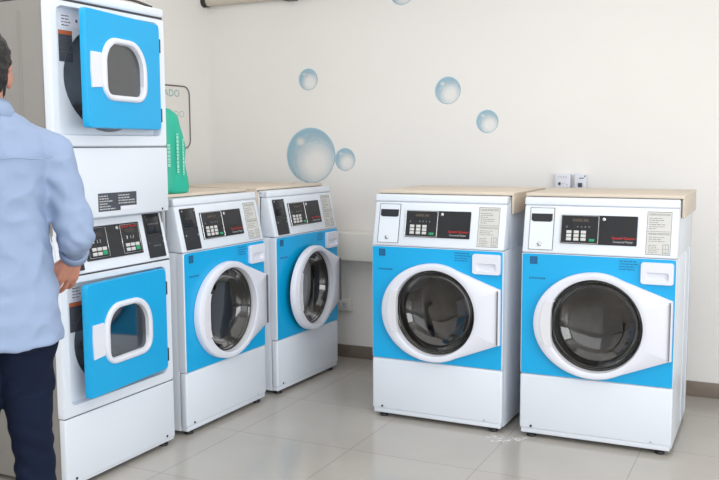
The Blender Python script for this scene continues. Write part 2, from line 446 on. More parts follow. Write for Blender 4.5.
    obj('indicator_light', bm, M['ink'], dm)
    for i, u in enumerate((.201, .234, .266)):
        for j, z in enumerate((.975, .959, .943)):
            obj('button', box((u, pv(z), .004), (u+.023, pv(z)+.0135, .0085), .0015, 2, PANEL), M['key'], dm, smooth=True, angle=35)
    gb = obj('start_button', box((.303, pv(.941), .004), (.328, pv(.952)+.001, .0085), .0018, 2, PANEL), M['keyg'], dm, smooth=True, angle=35); gb['label'] = 'green button'
    bm = lathe(bmesh.new(), [(.0085, -.004), (.0085, -.008), (.006, -.0095), (0, -.0095)], .366, pv(1.041), 20); bm.transform(PANEL @ FRONT.inverted())
    obj('lock', bm, M['chrome'], dm)
    bm = bmesh.new(); add_text(bm, 'Speed Queen', .101, .0150, PANEL @ Matrix.Translation((.404, pv(.9525), .0056))); obj('brand_lettering', bm, M['red'], dm)
    bm = bmesh.new(); add_text(bm, 'Commercial Washer', .086, .0092, PANEL @ Matrix.Translation((.409, pv(.940), .0056))); obj('sub_lettering', bm, M['lgrey'], dm)
    # instruction label
    il = obj('instruction_label', prism(bmesh.new(), rrect(.550, .653, pv(.896), pv(1.082), .002, 2), -.001, 0, 0, PANEL @ FRONT.inverted()), M['label'], root)
    bm = bmesh.new()
    for lo, hi in (((.550, .896), (.653, .898)), ((.550, 1.080), (.653, 1.082)), ((.550, .896), (.5515, 1.082)), ((.6515, .896), (.653, 1.082)), ((.550, .996), (.653, .9972))):
        add_box(bm, (lo[0], pv(lo[1]), .001), (hi[0], pv(hi[1]), .0014), mx=PANEL)
    add_text(bm, 'LOADING INSTRUCTIONS', .088, .0085, PANEL @ Matrix.Translation((.5575, pv(1.0655), .0014)))
    add_text(bm, 'WASHING INSTRUCTIONS', .088, .0085, PANEL @ Matrix.Translation((.5575, pv(.982), .0014)))
    text_lines(bm, .560, .645, pv(1.004), pv(1.058), 6, PANEL, (.35, 1), .22, 11, .001)
    text_lines(bm, .560, .645, pv(.950), pv(.976), 3, PANEL, (.5, 1), .22, 12, .001)
    text_lines(bm, .560, .612, pv(.902), pv(.940), 5, PANEL, (.6, 1), .22, 13, .001)
    for lo, hi in (((.620, .903), (.645, .9045)), ((.620, .940), (.645, .9415)), ((.620, .903), (.6215, .941)), ((.6435, .903), (.645, .941)), ((.632, .903), (.633, .941)), ((.620, .921), (.645, .922))):
        add_box(bm, (lo[0], pv(lo[1]), .001), (hi[0], pv(hi[1]), .0014), mx=PANEL)
    obj('label_print', bm, M['ink'], il)
    # soap drawer with recessed grip
    bm = bmesh.new(); c = (.603, .8145)
    o_ = rrect(.534, .672, .767, .863, .008, 4); i_ = rrect(.554, .652, .782, .820, .008, 4)
    an = angles(c, rrect(.534, .672, .767, .863, 0.0001, 1), 48); c2 = (.603, .801)
    A = resample(o_, c2, an)
    l0 = loop(bm, [(x, 0, z) for x, z in A]); l1 = loop(bm, [(x, -.012, z) for x, z in A])
    l2 = loop(bm, [(c[0]+(x-c[0])*.97, -.016, c[1]+(z-c[1])*.97) for x, z in A])
    I = resample(i_, c2, an); l3 = loop(bm, [(x, -.016, z) for x, z in I])
    l4 = loop(bm, [(c2[0]+(x-c2[0])*.86, -.0025, c2[1]+(z-c2[1])*.70+.002) for x, z in I])
    bridge(bm, l0, l1); bridge(bm, l1, l2, smooth=True); bridge(bm, l2, l3); bridge(bm, l3, l4); cap(bm, l4)
    obj('soap_drawer', bm, M['wplast'], root)
    # drum and gasket
    bm = lathe(bmesh.new(), [(.208, .035), (.245, .075), (.262, .12), (.262, .40), (.24, .43), (.12, .405), (.06, .40), (0, .40)], DC[0], DC[1], 72)
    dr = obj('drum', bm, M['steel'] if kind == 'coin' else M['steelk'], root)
    for k in range(3):
        a = math.radians(35+120*k); rot = Matrix.Translation((DC[0], 0, DC[1])) @ Matrix.Rotation(-a, 4, 'Y')
        bm = bmesh.new(); add_box(bm, (.195, .12, -.03), (.262, .40, .03), .022, 3, rot); obj('drum_lifter', bm, M['steeld'], dr, smooth=True)
    bm = lathe(bmesh.new(), [(.2125, .004), (.2115, .012), (.209, .022), (.209, .036)], DC[0], DC[1], 72); obj('gasket', bm, M['rubber'], root)
    # door, origin on its hinge line
    T = Matrix.Diagonal((1, .74, 1, 1)) @ Matrix.Translation((-HX, 0, 0))
    poly = door_outline(); ang = angles(DC, [(.674, .432), (.674, .699), (.662, .429), (.662, .702)], 120)
    O = resample(poly, DC, ang)
    bm = bmesh.new()
    def edge_out(x):   # height of the shell edge over the panel: thick round the rim, thin at the hinge
        t = max(0, min(1, (x-.40)/.27)); return .045*(1-t)+.031*t
    L = [loop(bm, [(x, -.003, z) for x, z in O]),
         loop(bm, [(DC[0]+(x-DC[0])*.996, -edge_out(x)+.005, DC[1]+(z-DC[1])*.996) for x, z in O]),
         loop(bm, [(DC[0]+(x-DC[0])*.982, -edge_out(x), DC[1]+(z-DC[1])*.982) for x, z in O])]
    for r, o in ((.240, .049), (.230, .050), (.2175, .050), (.2125, .046), (.2105, .016), (.2085, -.002)):
        pts = []
        for a, (x, z) in zip(ang, O):
            rr = min(r, math.hypot(x-DC[0], z-DC[1])*.975) if r == .240 else r
            pts.append((DC[0]+rr*math.cos(a), -o, DC[1]+rr*math.sin(a)))
        L.append(loop(bm, pts))
    for i, (a, b) in enumerate(zip(L, L[1:])): bridge(bm, a, b, 1 if i >= 7 else 0, i != 0)
    bm.transform(T)
    door = obj('door', bm, [M['wplast'], M['wgrey']], root, loc=(HX, 0, 0), rot=(0, 0, math.radians(ajar)), smooth=True, angle=50)
    door['label'] = 'white round porthole door'
    B_ = [(DC[0]+(x-DC[0])*.985, DC[1]+(z-DC[1])*.985) for x, z in O]
    bm = bmesh.new()
    l = [loop(bm, [(x, -.006, z) for x, z in B_]), loop(bm, [(x, -.0012, z) for x, z in B_]), loop(bm, [(DC[0]+.214*math.cos(a), -.0012, DC[1]+.214*math.sin(a)) for a in ang])]
    for a, b in zip(l, l[1:]): bridge(bm, a, b)
    bm.transform(T); obj('back_seal', bm, M['rubber'], door)
    # grip plate on the left of the ring
    pts = []
    for k in range(13):
        a = math.radians(154+k*52/12); q = .2425; pts.append((DC[0]+q*math.cos(a), DC[1]+q*math.sin(a)))
    pts += [(.166, .458), (.158, .4620), (.149, .500), (.147, .5625), (.149, .625), (.158, .663), (.166, .667)]
    bm = bmesh.new(); prism(bm, pts, -.0545, -.020, .0015); bm.transform(T); obj('door_handle', bm, M['wplast2'], door)
    bm = lathe(bmesh.new(), [(.2088, -.004), (.205, .002), (.201, .010), (.193, .016)], DC[0], DC[1], 72); bm.transform(T); obj('glass_seal', bm, M['rubber'], door)
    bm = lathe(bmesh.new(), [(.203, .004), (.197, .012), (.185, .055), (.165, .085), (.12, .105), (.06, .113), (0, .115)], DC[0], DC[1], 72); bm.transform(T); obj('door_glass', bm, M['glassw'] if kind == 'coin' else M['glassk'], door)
    bm = bmesh.new(); add_box(bm, (-.0120, -.0338, .436), (-.0098, -.020, .695)); obj('hinge', bm, M['ink'], door)
    # feet
    for x in (.05, W-.05):
        for y in (.034, D-.07):
            bm = bmesh.new()
            lathe(bm, [(.0, .0), (.020, .0), (.022, .004), (.020, .012), (.010, .014), (.010, .034)], 0, 0, 16)
            bm.transform(Matrix.Translation((x, y, 0)) @ Matrix.Rotation(PI/2, 4, 'X')); obj('foot', bm, M['rubber'], root)
    return root

def place(o, x, y, yaw, label, cat='washing machine', group=None):
    o.location = (x, y, 0); o.rotation_euler = (0, 0, math.radians(yaw)); return tag(o, label, cat, group)

GW = 'front loading washing machines in the laundry'
wr = make_washer('coin'); place(wr, -1.0955, 3.9663, .5, 'white and blue washing machine with white coin box, rightmost, below the two electrical boxes', group=GW)
wl = copy_tree(wr); place(wl, -1.8639, 3.9643, -.5, 'white and blue washing machine with white coin box, left neighbour of the rightmost machine', group=GW)
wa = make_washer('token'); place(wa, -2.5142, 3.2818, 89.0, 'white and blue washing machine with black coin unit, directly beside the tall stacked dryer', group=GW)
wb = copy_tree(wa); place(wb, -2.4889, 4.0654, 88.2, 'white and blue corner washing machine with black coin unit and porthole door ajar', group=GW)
for ch in wb.children:
    if ch.name.startswith('door'): ch.rotation_euler = (0, 0, math.radians(4.0))

# wooden caps over the washer tops
def make_cover():
    r = bpy.data.objects.new('wooden_cover', None); C.objects.link(r); r.empty_display_size = .1
    bm = box((-.013, .112, 1.136), (W+.013, .70, 1.151), .0015); obj('top_board', bm, M['wood'], r)
    for x0, x1 in ((-.013, -.003), (W+.003, W+.013)):
        obj('side_flap', box((x0, .114, 1.050), (x1, .70, 1.136), .0015), M['wood'], r)
    obj('batten', box((.05, .30, 1.1284), (W-.05, .34, 1.136)), M['wood'], r)
    obj('batten', box((.05, .60, 1.1284), (W-.05, .64, 1.136)), M['wood'], r)
    return r
cov = make_cover()
for i, (src, lab) in enumerate(((wr, 'pale wooden board cover on top of the rightmost washing machine'),
                 (wl, 'pale wooden board cover on the washer left of the rightmost machine'),
                 (wa, 'pale wooden board cover carrying the green bag, on the washer next to the stacked dryer'),
                 (wb, 'pale wooden board cover on the corner washer, below the big bubble'))):
    c = cov if i == 0 else copy_tree(cov)
    c.location = src.location; c.rotation_euler = src.rotation_euler
    tag(c, lab, 'board', 'wooden covers on the washing machines')

# ------------------------------------------------------------------ stacked dryer
S1, S2, S3, S4, S5 = .3024, .8679, 1.0848, 1.3767, 1.9821
sd = thing('stacked_dryer', 'tall white stacked dryer with two blue doors standing ajar, beside the man', 'dryer', (-2.5214, 2.5129, 0), math.radians(89.9))
SDEP = .78
bm = bmesh.new()
for x0, x1 in ((.003, .013), (W-.013, W-.003)): add_box(bm, (x0, .035, .022), (x1, SDEP, 1.938), .003)
add_box(bm, (.003, SDEP-.01, .022), (W-.003, SDEP, 1.938)); add_box(bm, (.01, .05, .022), (W-.01, SDEP, .034)); add_box(bm, (.01, .05, 1.92), (W-.01, SDEP, 1.936))
for y in (.15, .62):
    add_box(bm, (.0005, y, .10), (.004, y+.012, 1.90), .001, 1); add_box(bm, (W-.004, y, .10), (W-.0005, y+.012, 1.90), .001, 1)
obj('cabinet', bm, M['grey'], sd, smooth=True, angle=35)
obj('top_lid', box((0, 0, 1.9435), (W, SDEP+.004, S5), .010, 3), M['white'], sd, smooth=True, angle=35)
obj('lid_gap', box((.008, .006, 1.934), (W-.008, SDEP-.01, 1.945)), M['dark'], sd)
lp = obj('lower_panel', box((0, 0, .030), (W, .036, S1-.002), .008, 3), M['white'], sd, smooth=True, angle=35)
bm = bmesh.new(); add_box(bm, (.006, .006, .022), (W-.006, .036, .05)); obj('toe_strip', bm, M['white'], sd)
for x in (.05, W-.06): obj('screw', lathe(bmesh.new(), [(.006, .0), (.006, -.002), (0, -.003)], x, .05, 12), M['dark'], lp)
for x in (.05, W-.05):
    for y in (.034, SDEP-.07):
        bm = lathe(bmesh.new(), [(.0, .0), (.022, .0), (.024, .004), (.022, .012), (.010, .014), (.010, .034)], 0, 0, 16)
        bm.transform(Matrix.Translation((x, y, 0)) @ Matrix.Rotation(PI/2, 4, 'X')); obj('foot', bm, M['rubber'], sd)

def dryer_section(zlo, zhi, rz0, rz1, dz0, dz1, phi, nm):
    """front frame with rounded recess, drum mouth, drum and the hinged blue door"""
    c = (.34, (rz0+rz1)/2)
    rect = rrect(0, W, zlo, zhi, .006, 3); rec = rrect(.040, .643, rz0, rz1, .028, 6)
    ang = angles(c, [(0, zlo), (W, zlo), (W, zhi), (0, zhi)], 112)
    bm = bmesh.new()
    A = resample(rect, c, ang); Rr = resample(rec, c, ang)
    def sup(a, s=1):
        e = 1.95; ca, sa = abs(math.cos(a)), abs(math.sin(a))
        r = ((ca/.247)**e+(sa/.217)**e)**(-1/e)*s; return (c[0]+.013+r*math.cos(a), c[1]-.014+r*math.sin(a))
    l = [loop(bm, [(x, .036, z) for x, z in A]), loop(bm, [(x, .007, z) for x, z in A]),
         loop(bm, [(c[0]+(x-c[0])*.983, 0, c[1]+(z-c[1])*.978) for x, z in A]),
         loop(bm, [(c[0]+(x-c[0])*1.008, 0, c[1]+(z-c[1])*1.008) for x, z in Rr]),
         loop(bm, [(x, .006, z) for x, z in Rr]), loop(bm, [(x, .042, z) for x, z in Rr]), loop(bm, [(*[sup(a)[0]], .042, sup(a)[1]) for a in ang])]
    for i, (a, b) in enumerate(zip(l, l[1:])): bridge(bm, a, b, 0, i in (1, 3))
    front = obj(nm, bm, M['white'], sd, smooth=True, angle=40)
    bm = bmesh.new(); prev = None
    for s, y in ((1, .040), (.985, .06), (.93, .075), (.92, .10), (1.04, .14), (1.04, .36), (.90, .38)):
        cur = loop(bm, [(sup(a, s)[0], y, sup(a, s)[1]) for a in ang])
        if prev: bridge(bm, prev, cur, 0, True)
        prev = cur
    cap(bm, prev); dr = obj('drum', bm, M['steeld'], sd, smooth=True, angle=40)
    for k in range(3):
        a = math.radians(80+120*k); rot = Matrix.Translation((c[0], 0, c[1])) @ Matrix.Rotation(-a, 4, 'Y')
        obj('drum_lifter', add_box(bmesh.new(), (.165, .15, -.02), (.225, .36, .02), .015, 2, rot), M['steel'], dr, smooth=True)
    # stickers in the recess, upper left
    zt = rz1
    st = obj('recess_sticker', box((.100, .0405, zt-.075), (.215, .042, zt-.018)), M['wplast'], front)
    bm = bmesh.new(); text_lines(bm, .106, .165, zt-.070, zt-.022, 4, FRONT, (.6, 1), .35, 21, -.0405); obj('sticker_print', bm, M['ink'], front)
    bm = bmesh.new(); add_box(bm, (.182, .0400, zt-.048), (.192, .0408, zt-.036)); obj('sticker_print', bm, M['ink'], front)
    st = obj('warning_sticker', box((.088, .0405, zt-.205), (.160, .042, zt-.084)), M['dlabel'], front)
    bm = bmesh.new(); add_box(bm, (.088, .0398, zt-.100), (.160, .0408, zt-.085)); obj('warning_band', bm, M['orange'], front)
    bm = bmesh.new(); add_box(bm, (.090, .0398, zt-.168), (.158, .0408, zt-.165)); text_lines(bm, .092, .154, zt-.158, zt-.108, 5, FRONT, (.5, 1), .25, 22, -.0402); obj('warning_print', bm, M['ink'], front)
    # door
    w = .545; h = dz1-dz0; T = Matrix.Translation((-w, -.012, 0))
    wc = (.480*w, dz1-.484*h)
    dpoly = rrect(0, w, dz0, dz1, .016, 5); ow = rrect(.180*w, .780*w, dz1-.760*h, dz1-.208*h, (.105, .125, .075, .075), 8)
    an = angles(wc, [(0, dz0), (w, dz0), (w, dz1), (0, dz1)], 112)
    P, O = resample(dpoly, wc, an), resample(ow, wc, an)
    bm = bmesh.new()
    l = [loop(bm, [(x, .026, z) for x, z in P]), loop(bm, [(x, .005, z) for x, z in P]),
         loop(bm, [(wc[0]+(x-wc[0])*.988, 0, wc[1]+(z-wc[1])*.985) for x, z in P]), loop(bm, [(x, 0, z) for x, z in O]), loop(bm, [(x, .026, z) for x, z in O])]
    for i, (a, b) in enumerate(zip(l, l[1:])): bridge(bm, a, b, 0, i == 1)
    bridge(bm, l[-1], l[0]); bm.transform(T)
    d = obj('door', bm, M['blue'], sd, loc=(.631, 0, 0), rot=(0, 0, math.radians(phi)), smooth=True, angle=40); d['label'] = 'blue door with rounded window'
    iw = rrect(.240*w, .722*w, dz1-.704*h, dz1-.262*h, (.080, .100, .03, .03), 8); I = resample(iw, wc, an)
    bm = bmesh.new()
    mid = lambda t: [(x*(1-t)+X*t, z*(1-t)+Zz*t) for (x, z), (X, Zz) in zip(O, I)]
    l = [loop(bm, [(x, .001, z) for x, z in mid(-.02)]), loop(bm, [(x, -.007, z) for x, z in mid(.05)]), loop(bm, [(x, -.011, z) for x, z in mid(.25)]), loop(bm, [(x, -.011, z) for x, z in mid(.72)]),
         loop(bm, [(x, -.007, z) for x, z in mid(.92)]), loop(bm, [(x, .022, z) for x, z in mid(1.0)])]
    for a, b in zip(l, l[1:]): bridge(bm, a, b, 0, True)
    bm.transform(T); obj('window_frame', bm, M['wplast'], d, smooth=True, angle=50)
    bm = bmesh.new(); prism(bm, iw, .010, .014); bm.transform(T); obj('window_glass', bm, M['glassd'], d)
    bm = bmesh.new(); prism(bm, [(.046*w, dz1-.358*h), (.168*w, dz1-.358*h), (.176*w, dz1-.38*h), (.176*w, dz1-.625*h), (.168*w, dz1-.650*h), (.049*w, dz1-.660*h), (.041*w, dz1-.51*h)], -.007, .001, .002); bm.transform(T)
    obj('handle_plate', bm, M['wplast'], d)
    bm = bmesh.new()
    an2 = an; B1 = [(wc[0]+(x-wc[0])*.90, wc[1]+(z-wc[1])*.90) for x, z in P]
    l = [loop(bm, [(x, .026, z) for x, z in B1]), loop(bm, [(x, .032, z) for x, z in B1]), loop(bm, [(x, .032, z) for x, z in O]), loop(bm, [(x, .026, z) for x, z in O])]
    for a, b in zip(l, l[1:]): bridge(bm, a, b)
    bm.transform(T); obj('inner_liner', bm, M['wgrey'], d)
    for zz in (dz1-.20*h, dz0+.14*h):
        obj('hinge', box((.0005, -.012, zz-.03), (.009, .012, zz+.03), .002), M['black'], d)
dryer_section(S1, S2-.002, .350, .838, .368, .832, 4.4, 'lower_front')
dryer_section(S4+.0, 1.936, 1.424, 1.914, 1.4500, 1.9085, 8.4, 'upper_front')
mp_ = obj('middle_panel', box((0, 0, S3+.002), (W, .036, S4-.003), .008, 3), M['white'], sd, smooth=True, angle=35)
bm = bmesh.new(); add_box(bm, (.229, -.0012, 1.112), (.462, 0, 1.187)); st = obj('warning_plate', bm, M['dlabel'], mp_)
bm = bmesh.new(); text_lines(bm, .235, .330, 1.116, 1.180, 6, FRONT, (.5, 1), .45, 31, .001); obj('plate_print', bm, M['lgrey'], mp_)
bm = bmesh.new(); text_lines(bm, .348, .456, 1.136, 1.180, 4, FRONT, (.6, 1), .45, 32, .001)
obj('plate_print', bm, M['lgrey'], mp_)
obj('white_strip', box((.360, -.0018, 1.112), (.462, 0, 1.129)), M['wplast'], mp_)
obj('screw', lathe(bmesh.new(), [(.005, .0), (.005, -.002), (0, -.003)], .635, 1.100, 12), M['dark'], mp_)
# control panel of the stack
TZ = S3-.002-S2; SPHI = math.atan2(.046, TZ); sc_, ss_ = math.cos(SPHI), math.sin(SPHI)
SP = Matrix(((1, 0, 0, 0), (0, ss_, -sc_, 0), (0, sc_, ss_, S2), (0, 0, 0, 1)))
def sv(z): return (z-S2)/sc_
bm = bmesh.new(); prof = [(0, S2), (.046, S3-.001), (.09, S3-.001), (.09, S2)]
a = loop(bm, [(0, y, z) for y, z in prof]); b = loop(bm, [(W, y, z) for y, z in prof]); bridge(bm, a, b); cap(bm, a); cap(bm, b[::-1])
bmesh.ops.recalc_face_normals(bm, faces=bm.faces); bmesh.ops.bevel(bm, geom=bm.edges[:], offset=.006, segments=2, affect='EDGES')
cp = obj('control_panel', bm, M['white'], sd, smooth=True, angle=40)
SF = SP @ FRONT.inverted()
for u0 in (.030, .544):
    cb = obj('coin_unit', prism(bmesh.new(), rrect(u0, u0+.109, sv(.884), sv(1.078), .003, 3), -.006, 0, .001, SF), M['black'], cp)
    cb['label'] = 'black coin unit'
for u0 in (.030, .544):
    bm = bmesh.new(); add_box(bm, (u0+.004, sv(.978), .006), (u0+.105, sv(.985), .0085), mx=SP); add_box(bm, (u0+.006, sv(.988), .006), (u0+.103, sv(1.072), .0075), .001, 1, SP); obj('coin_slot', bm, M['blackg'], cp)
    bm = bmesh.new(); text_lines(bm, u0+.035, u0+.085, sv(.930), sv(.940), 1, SP, (1, 1), .6, 2, .006); text_lines(bm, u0+.02, u0+.09, sv(1.028), sv(1.036), 1, SP, (1, 1), .6, 6, .0075)
    for uu in (.01, .099):
        for z in (.95, 1.066): add_box(bm, (u0+uu-.003, sv(z)-.003, .006), (u0+uu+.003, sv(z)+.003, .0085), mx=SP)
    obj('coin_unit_print', bm, M['ink'], cp)
obj('display_panel', prism(bmesh.new(), rrect(.165, .508, sv(.914), sv(1.050), .004, 3), -.005, 0, .0015, SF), M['blackg'], cp)
for u0 in (.178, .382):
    bm = bmesh.new(); u1, v0, v1, t = u0+.118, sv(.922), sv(1.044), .0022
    for lo, hi in (((u0, v0), (u1, v0+t)), ((u0, v1-t), (u1, v1)), ((u0, v0), (u0+t, v1)), ((u1-t, v0), (u1, v1))): add_box(bm, (lo[0], lo[1], .004), (hi[0], hi[1], .008), .0007, 1, SP)
    obj('bezel', bm, M['chrome'], cp)
    obj('display_window', box((u0+.028, sv(1.008), .004), (u0+.090, sv(1.026), .0058), mx=SP), M['led'], cp)
    bm = bmesh.new(); add_text(bm, '1.1', .020, .014, SP @ Matrix.Translation((u0+.058, sv(.982), .0056))); add_text(bm, '1', .006, .014, SP @ Matrix.Translation((u0+.034, sv(.982), .0056))); obj('panel_marks', bm, M['lgrey'], cp)
    for i, u in enumerate((.020, .050, .080)):
        for j, z in enumerate((.950, .931)):
            g = (i == 2 and j == 1)
            obj('start_button' if g else 'button', box((u0+u, sv(z), .004), (u0+u+.025, sv(z)+(.018 if g else .014), .0085), .0015, 2, SP), M['keyg'] if g else M['key'], cp, smooth=True, angle=35)
bm = bmesh.new(); add_text(bm, 'Speed Queen', .098, .013, SP @ Matrix.Translation((.392, sv(1.029), .0060))); obj('brand_lettering', bm, M['red'], cp)
bm = lathe(bmesh.new(), [(.0085, -.004), (.0085, -.008), (.006, -.0095), (0, -.0095)], .366, sv(1.034), 20); bm.transform(SF); obj('lock', bm, M['chrome'], cp)
obj('panel_gap', box((.006, .004, S2-.004), (W-.006, .06, S2+.002)), M['dark'], sd)
obj('panel_gap', box((.006, .006, S1-.004), (W-.006, .03, S1+.002)), M['dark'], sd)
obj('panel_gap', box((.006, .006, S4-.006), (W-.006, .03, S4+.002)), M['dark'], sd)

# cable lying on the dryer top
lx, ly, lz = -2.53, 3.165, S5
pts = []
for k in range(26):
    t = k/25
    y = ly-.62*t; x = lx-.03-.30*math.sin(PI*min(1, t*1.15))*.45
    pts.append((x, y, lz+.007+.030*math.sin(PI*min(1, t*3.0)) if t < .34 else lz+.007))
tag(obj('cable', tube(bmesh.new(), pts, .006, 8), M['cable'], smooth=True), 'dark cable lying along the top of the stacked dryer', 'cable')

# ------------------------------------------------------------------ things on the walls
def bubble(x, z, r, label):
    bm = bmesh.new(); n = 64; a = loop(bm, [(math.cos(2*PI*k/n), 0, math.sin(2*PI*k/n)) for k in range(n)]); cap(bm, a)
    o = obj('bubble_picture', bm, M['bubble'], loc=(x, 5.0375, z)); o.scale = (r, 1, r)
    tag(o, label, 'bubble picture', 'soap bubble pictures on the back wall')
bubble(-2.808, 1.316, .181, 'largest blue soap bubble picture on the wall above the corner washer')
bubble(-2.557, 1.291, .073, 'small soap bubble picture touching the right edge of the largest bubble')
bubble(-2.821, 1.807, .070, 'small soap bubble picture alone high above the largest bubble')
bubble(-1.860, 1.706, .082, 'medium soap bubble picture, upper left of the pair above the coin-box washers')
bubble(-1.611, 1.517, .068, 'soap bubble picture, lower right of the pair above the coin-box washers')
bubble(-2.161, 2.318, .086, 'soap bubble picture highest on the wall, mostly cut off by the photo edge')

# pipe along the top of the back wall
bm = bmesh.new(); tube(bm, [(-3.585, 4.995, 2.352), (-1.6, 4.995, 2.352)], .034, 16)
p = obj('wall_pipe', bm, M['pipe'], smooth=True, angle=40); tag(p, 'beige horizontal pipe along the top of the back wall near the corner', 'pipe')
bm = bmesh.new(); tube(bm, [(-3.60, 4.995, 2.352), (-3.565, 4.995, 2.352)], .040, 16); obj('end_cap', bm, M['cable'], p)
for x in (-2.93, -2.1): obj('clip', box((x-.04, 4.955, 2.311), (x+.04, 5.04, 2.394), .004), M['ink'], p)

# socket on the back wall under the ledge
s = thing('wall_socket', 'white double wall socket low on the back wall right of the corner washer', 'socket', (-2.575, 5.04, .35))
obj('box', box((-.066, -.035, -.042), (.066, 0, .042), .006), M['socket'], s, smooth=True, angle=35)
obj('faceplate', box((-.060, -.040, -.036), (.060, -.034, .036), .003), M['socket'], s, smooth=True, angle=35)
for x in (-.026, .026):
    f = obj('outlet', prism(bmesh.new(), rrect(x-.016, x+.016, -.020, .020, .007), -.0425, -.039), M['wgrey'], s)
    bm = bmesh.new(); add_box(bm, (x-.008, -.0435, .002), (x-.005, -.042, .012)); add_box(bm, (x+.005, -.0435, .002), (x+.008, -.042, .012)); add_box(bm, (x-.002, -.0435, -.013), (x+.002, -.042, -.008)); obj('pin_holes', bm, M['dark'], f)
# two small electrical boxes above the far-right washer
for x, w, lab, dk in ((-1.150, .086, 'wider of the two white electrical boxes on the wall above the rightmost washer', 0), (-1.050, .068, 'narrower of the two white electrical boxes on the wall above the rightmost washer', 1)):
    s = thing('electrical_box', lab, 'electrical box', (x, 5.04, 1.145), 0, 'white boxes on the wall above the far-right washer')
    obj('box', box((-w/2, -.045, -.065), (w/2, 0, .068), .006), M['wplast'], s, smooth=True, angle=35)
    if dk:
        obj('switch', box((-.012, -.052, -.005), (.012, -.044, .018), .002), M['dlabel'], s)
        bm = bmesh.new(); add_box(bm, (-.006, -.0462, .042), (.020, -.0449, .047)); obj('print', bm, M['ink'], s); bm = bmesh.new(); add_box(bm, (.022, -.0462, .050), (.029, -.0449, .060)); obj('print', bm, M['ink'], s)
    else:
        obj('switch', box((-.022, -.051, .004), (-.010, -.044, .020), .002), M['dark'], s)
        bm = bmesh.new(); add_box(bm, (-.004, -.0462, .011), (.018, -.0449, .014)); add_box(bm, (.020, -.0462, .005), (.031, -.0449, .009))
        obj('print', bm, M['lgrey'], s); bm = bmesh.new()
        for k in range(4): add_box(bm, (-.025+.014*k, -.0462, .045), (-.019+.014*k, -.0449, .056))
        obj('print', bm, M['lgrey'], s)

# sign on the left wall
sg = thing('wall_sign', 'rounded wall sign with blue grey letters, half hidden behind the green bag', 'sign', (-3.6, 4.46, 1.576))
LW = Matrix(((0, 0, 1, 0), (1, 0, 0, 0), (0, 1, 0, 0), (0, 0, 0, 1)))      # text plane -> left wall facing +x (local of sign)
y0, y1, z0, z1 = -.36, .338, -.207, .195
sy = rrect(y0, y1, z0, z1, .055, 8)
bm = bmesh.new(); a = loop(bm, [(.002, y, z) for y, z in sy]); b = loop(bm, [(.006, y, z) for y, z in sy]); bridge(bm, a, b); cap(bm, a); cap(bm, b[::-1]); obj('sheet', bm, M['sheet'], sg)
obj('border', tube(bmesh.new(), [(.008, y, z) for y, z in sy], .0045, 8, True), M['signline'], sg, smooth=True)
bm = bmesh.new(); add_text(bm, 'LAVADO', .285, .046, LW @ Matrix.Translation((-.050, .124, .0065))); obj('lettering', bm, M['signtxt'], sg); bm = bmesh.new(); add_text(bm, 'SECADO', .270, .040, LW @ Matrix.Translation((.010, -.005, .0065)))
obj('small_lettering', bm, M['signtxt2'], sg)

# powder smear on the floor
bm = bmesh.new(); n = 28; a = []
for k in range(n):
    t = 2*PI*k/n; r = 1+.25*math.sin(3*t+1)+.18*math.sin(7*t); a.append((.085*r*math.cos(t), .055*r*math.sin(t), 0))
cap(bm, loop(bm, a))
tag(obj('powder_smear', bm, M['smear'], loc=(-1.145, 3.90, .0012), rot=(0, 0, .4)), 'white powdery smear on floor below the gap between the two coin-box washers', 'powder', kind='stuff')

# ------------------------------------------------------------------ green bag
def make_bag():
    r = thing('plastic_bag', 'full teal green plastic bag standing on the wooden cover beside the stacked dryer', 'bag', (-2.748, 3.366, 1.1512), math.radians(58))
    bm = bmesh.new(); n = 40; prev = None
    # (z, half width, half depth)
    prof = [(0, .150, .070), (.006, .168, .082), (.03, .172, .088), (.08, .166, .090), (.15, .160, .088), (.22, .158, .084), (.28, .150, .076), (.33, .144, .066), (.375, .130, .052), (.405, .100, .034), (.420, .045, .015)]
    for z, hw, hd in prof:
        pts = []
        for k in range(n):
            a = 2*PI*k/n; ca, sa = math.cos(a), math.sin(a)
            x = hw*math.copysign(abs(ca)**.7, ca); y = hd*math.copysign(abs(sa)**.7, sa)
            d = noise.noise(Vector((x*14, y*14, z*13)))*.022*(1 if z > .003 else 0)
            pts.append((x*(1+d/hw), y*(1+d/hd*.6), z+(d*.3 if z > .003 else 0)))
        cur = loop(bm, pts)
        if prev: bridge(bm, prev, cur, 0, True)
        else: cap(bm, cur[::-1])
        prev = cur
    cap(bm, prev)
    b = obj('bag_body', bm, M['teal'], r, smooth=True)
    # pale vertical printing on the front face
    V = Matrix(((0, -1, 0, 0), (0, 0, -1, 0), (1, 0, 0, 0), (0, 0, 0, 1)))      # text running upwards on the face -y
    bm = bmesh.new()
    text_lines(bm, .10, .30, -.105, -.085, 1, Matrix.Translation((0, -.0925, 0)) @ V, (.9, 1), .5, 41); obj('printing', bm, M['tealtxt'], r); bm = bmesh.new()
    text_lines(bm, .09, .27, -.135, -.120, 1, Matrix.Translation((0, -.080, 0)) @ V, (.9, 1), .5, 42); obj('printing', bm, M['tealtxt'], r); bm = bmesh.new()
    text_lines(bm, .13, .25, -.065, -.035, 1, Matrix.Translation((0, -.0945, 0)) @ V, (.9, 1), .5, 43)
    obj('printing', bm, M['tealtxt'], r)
make_bag()

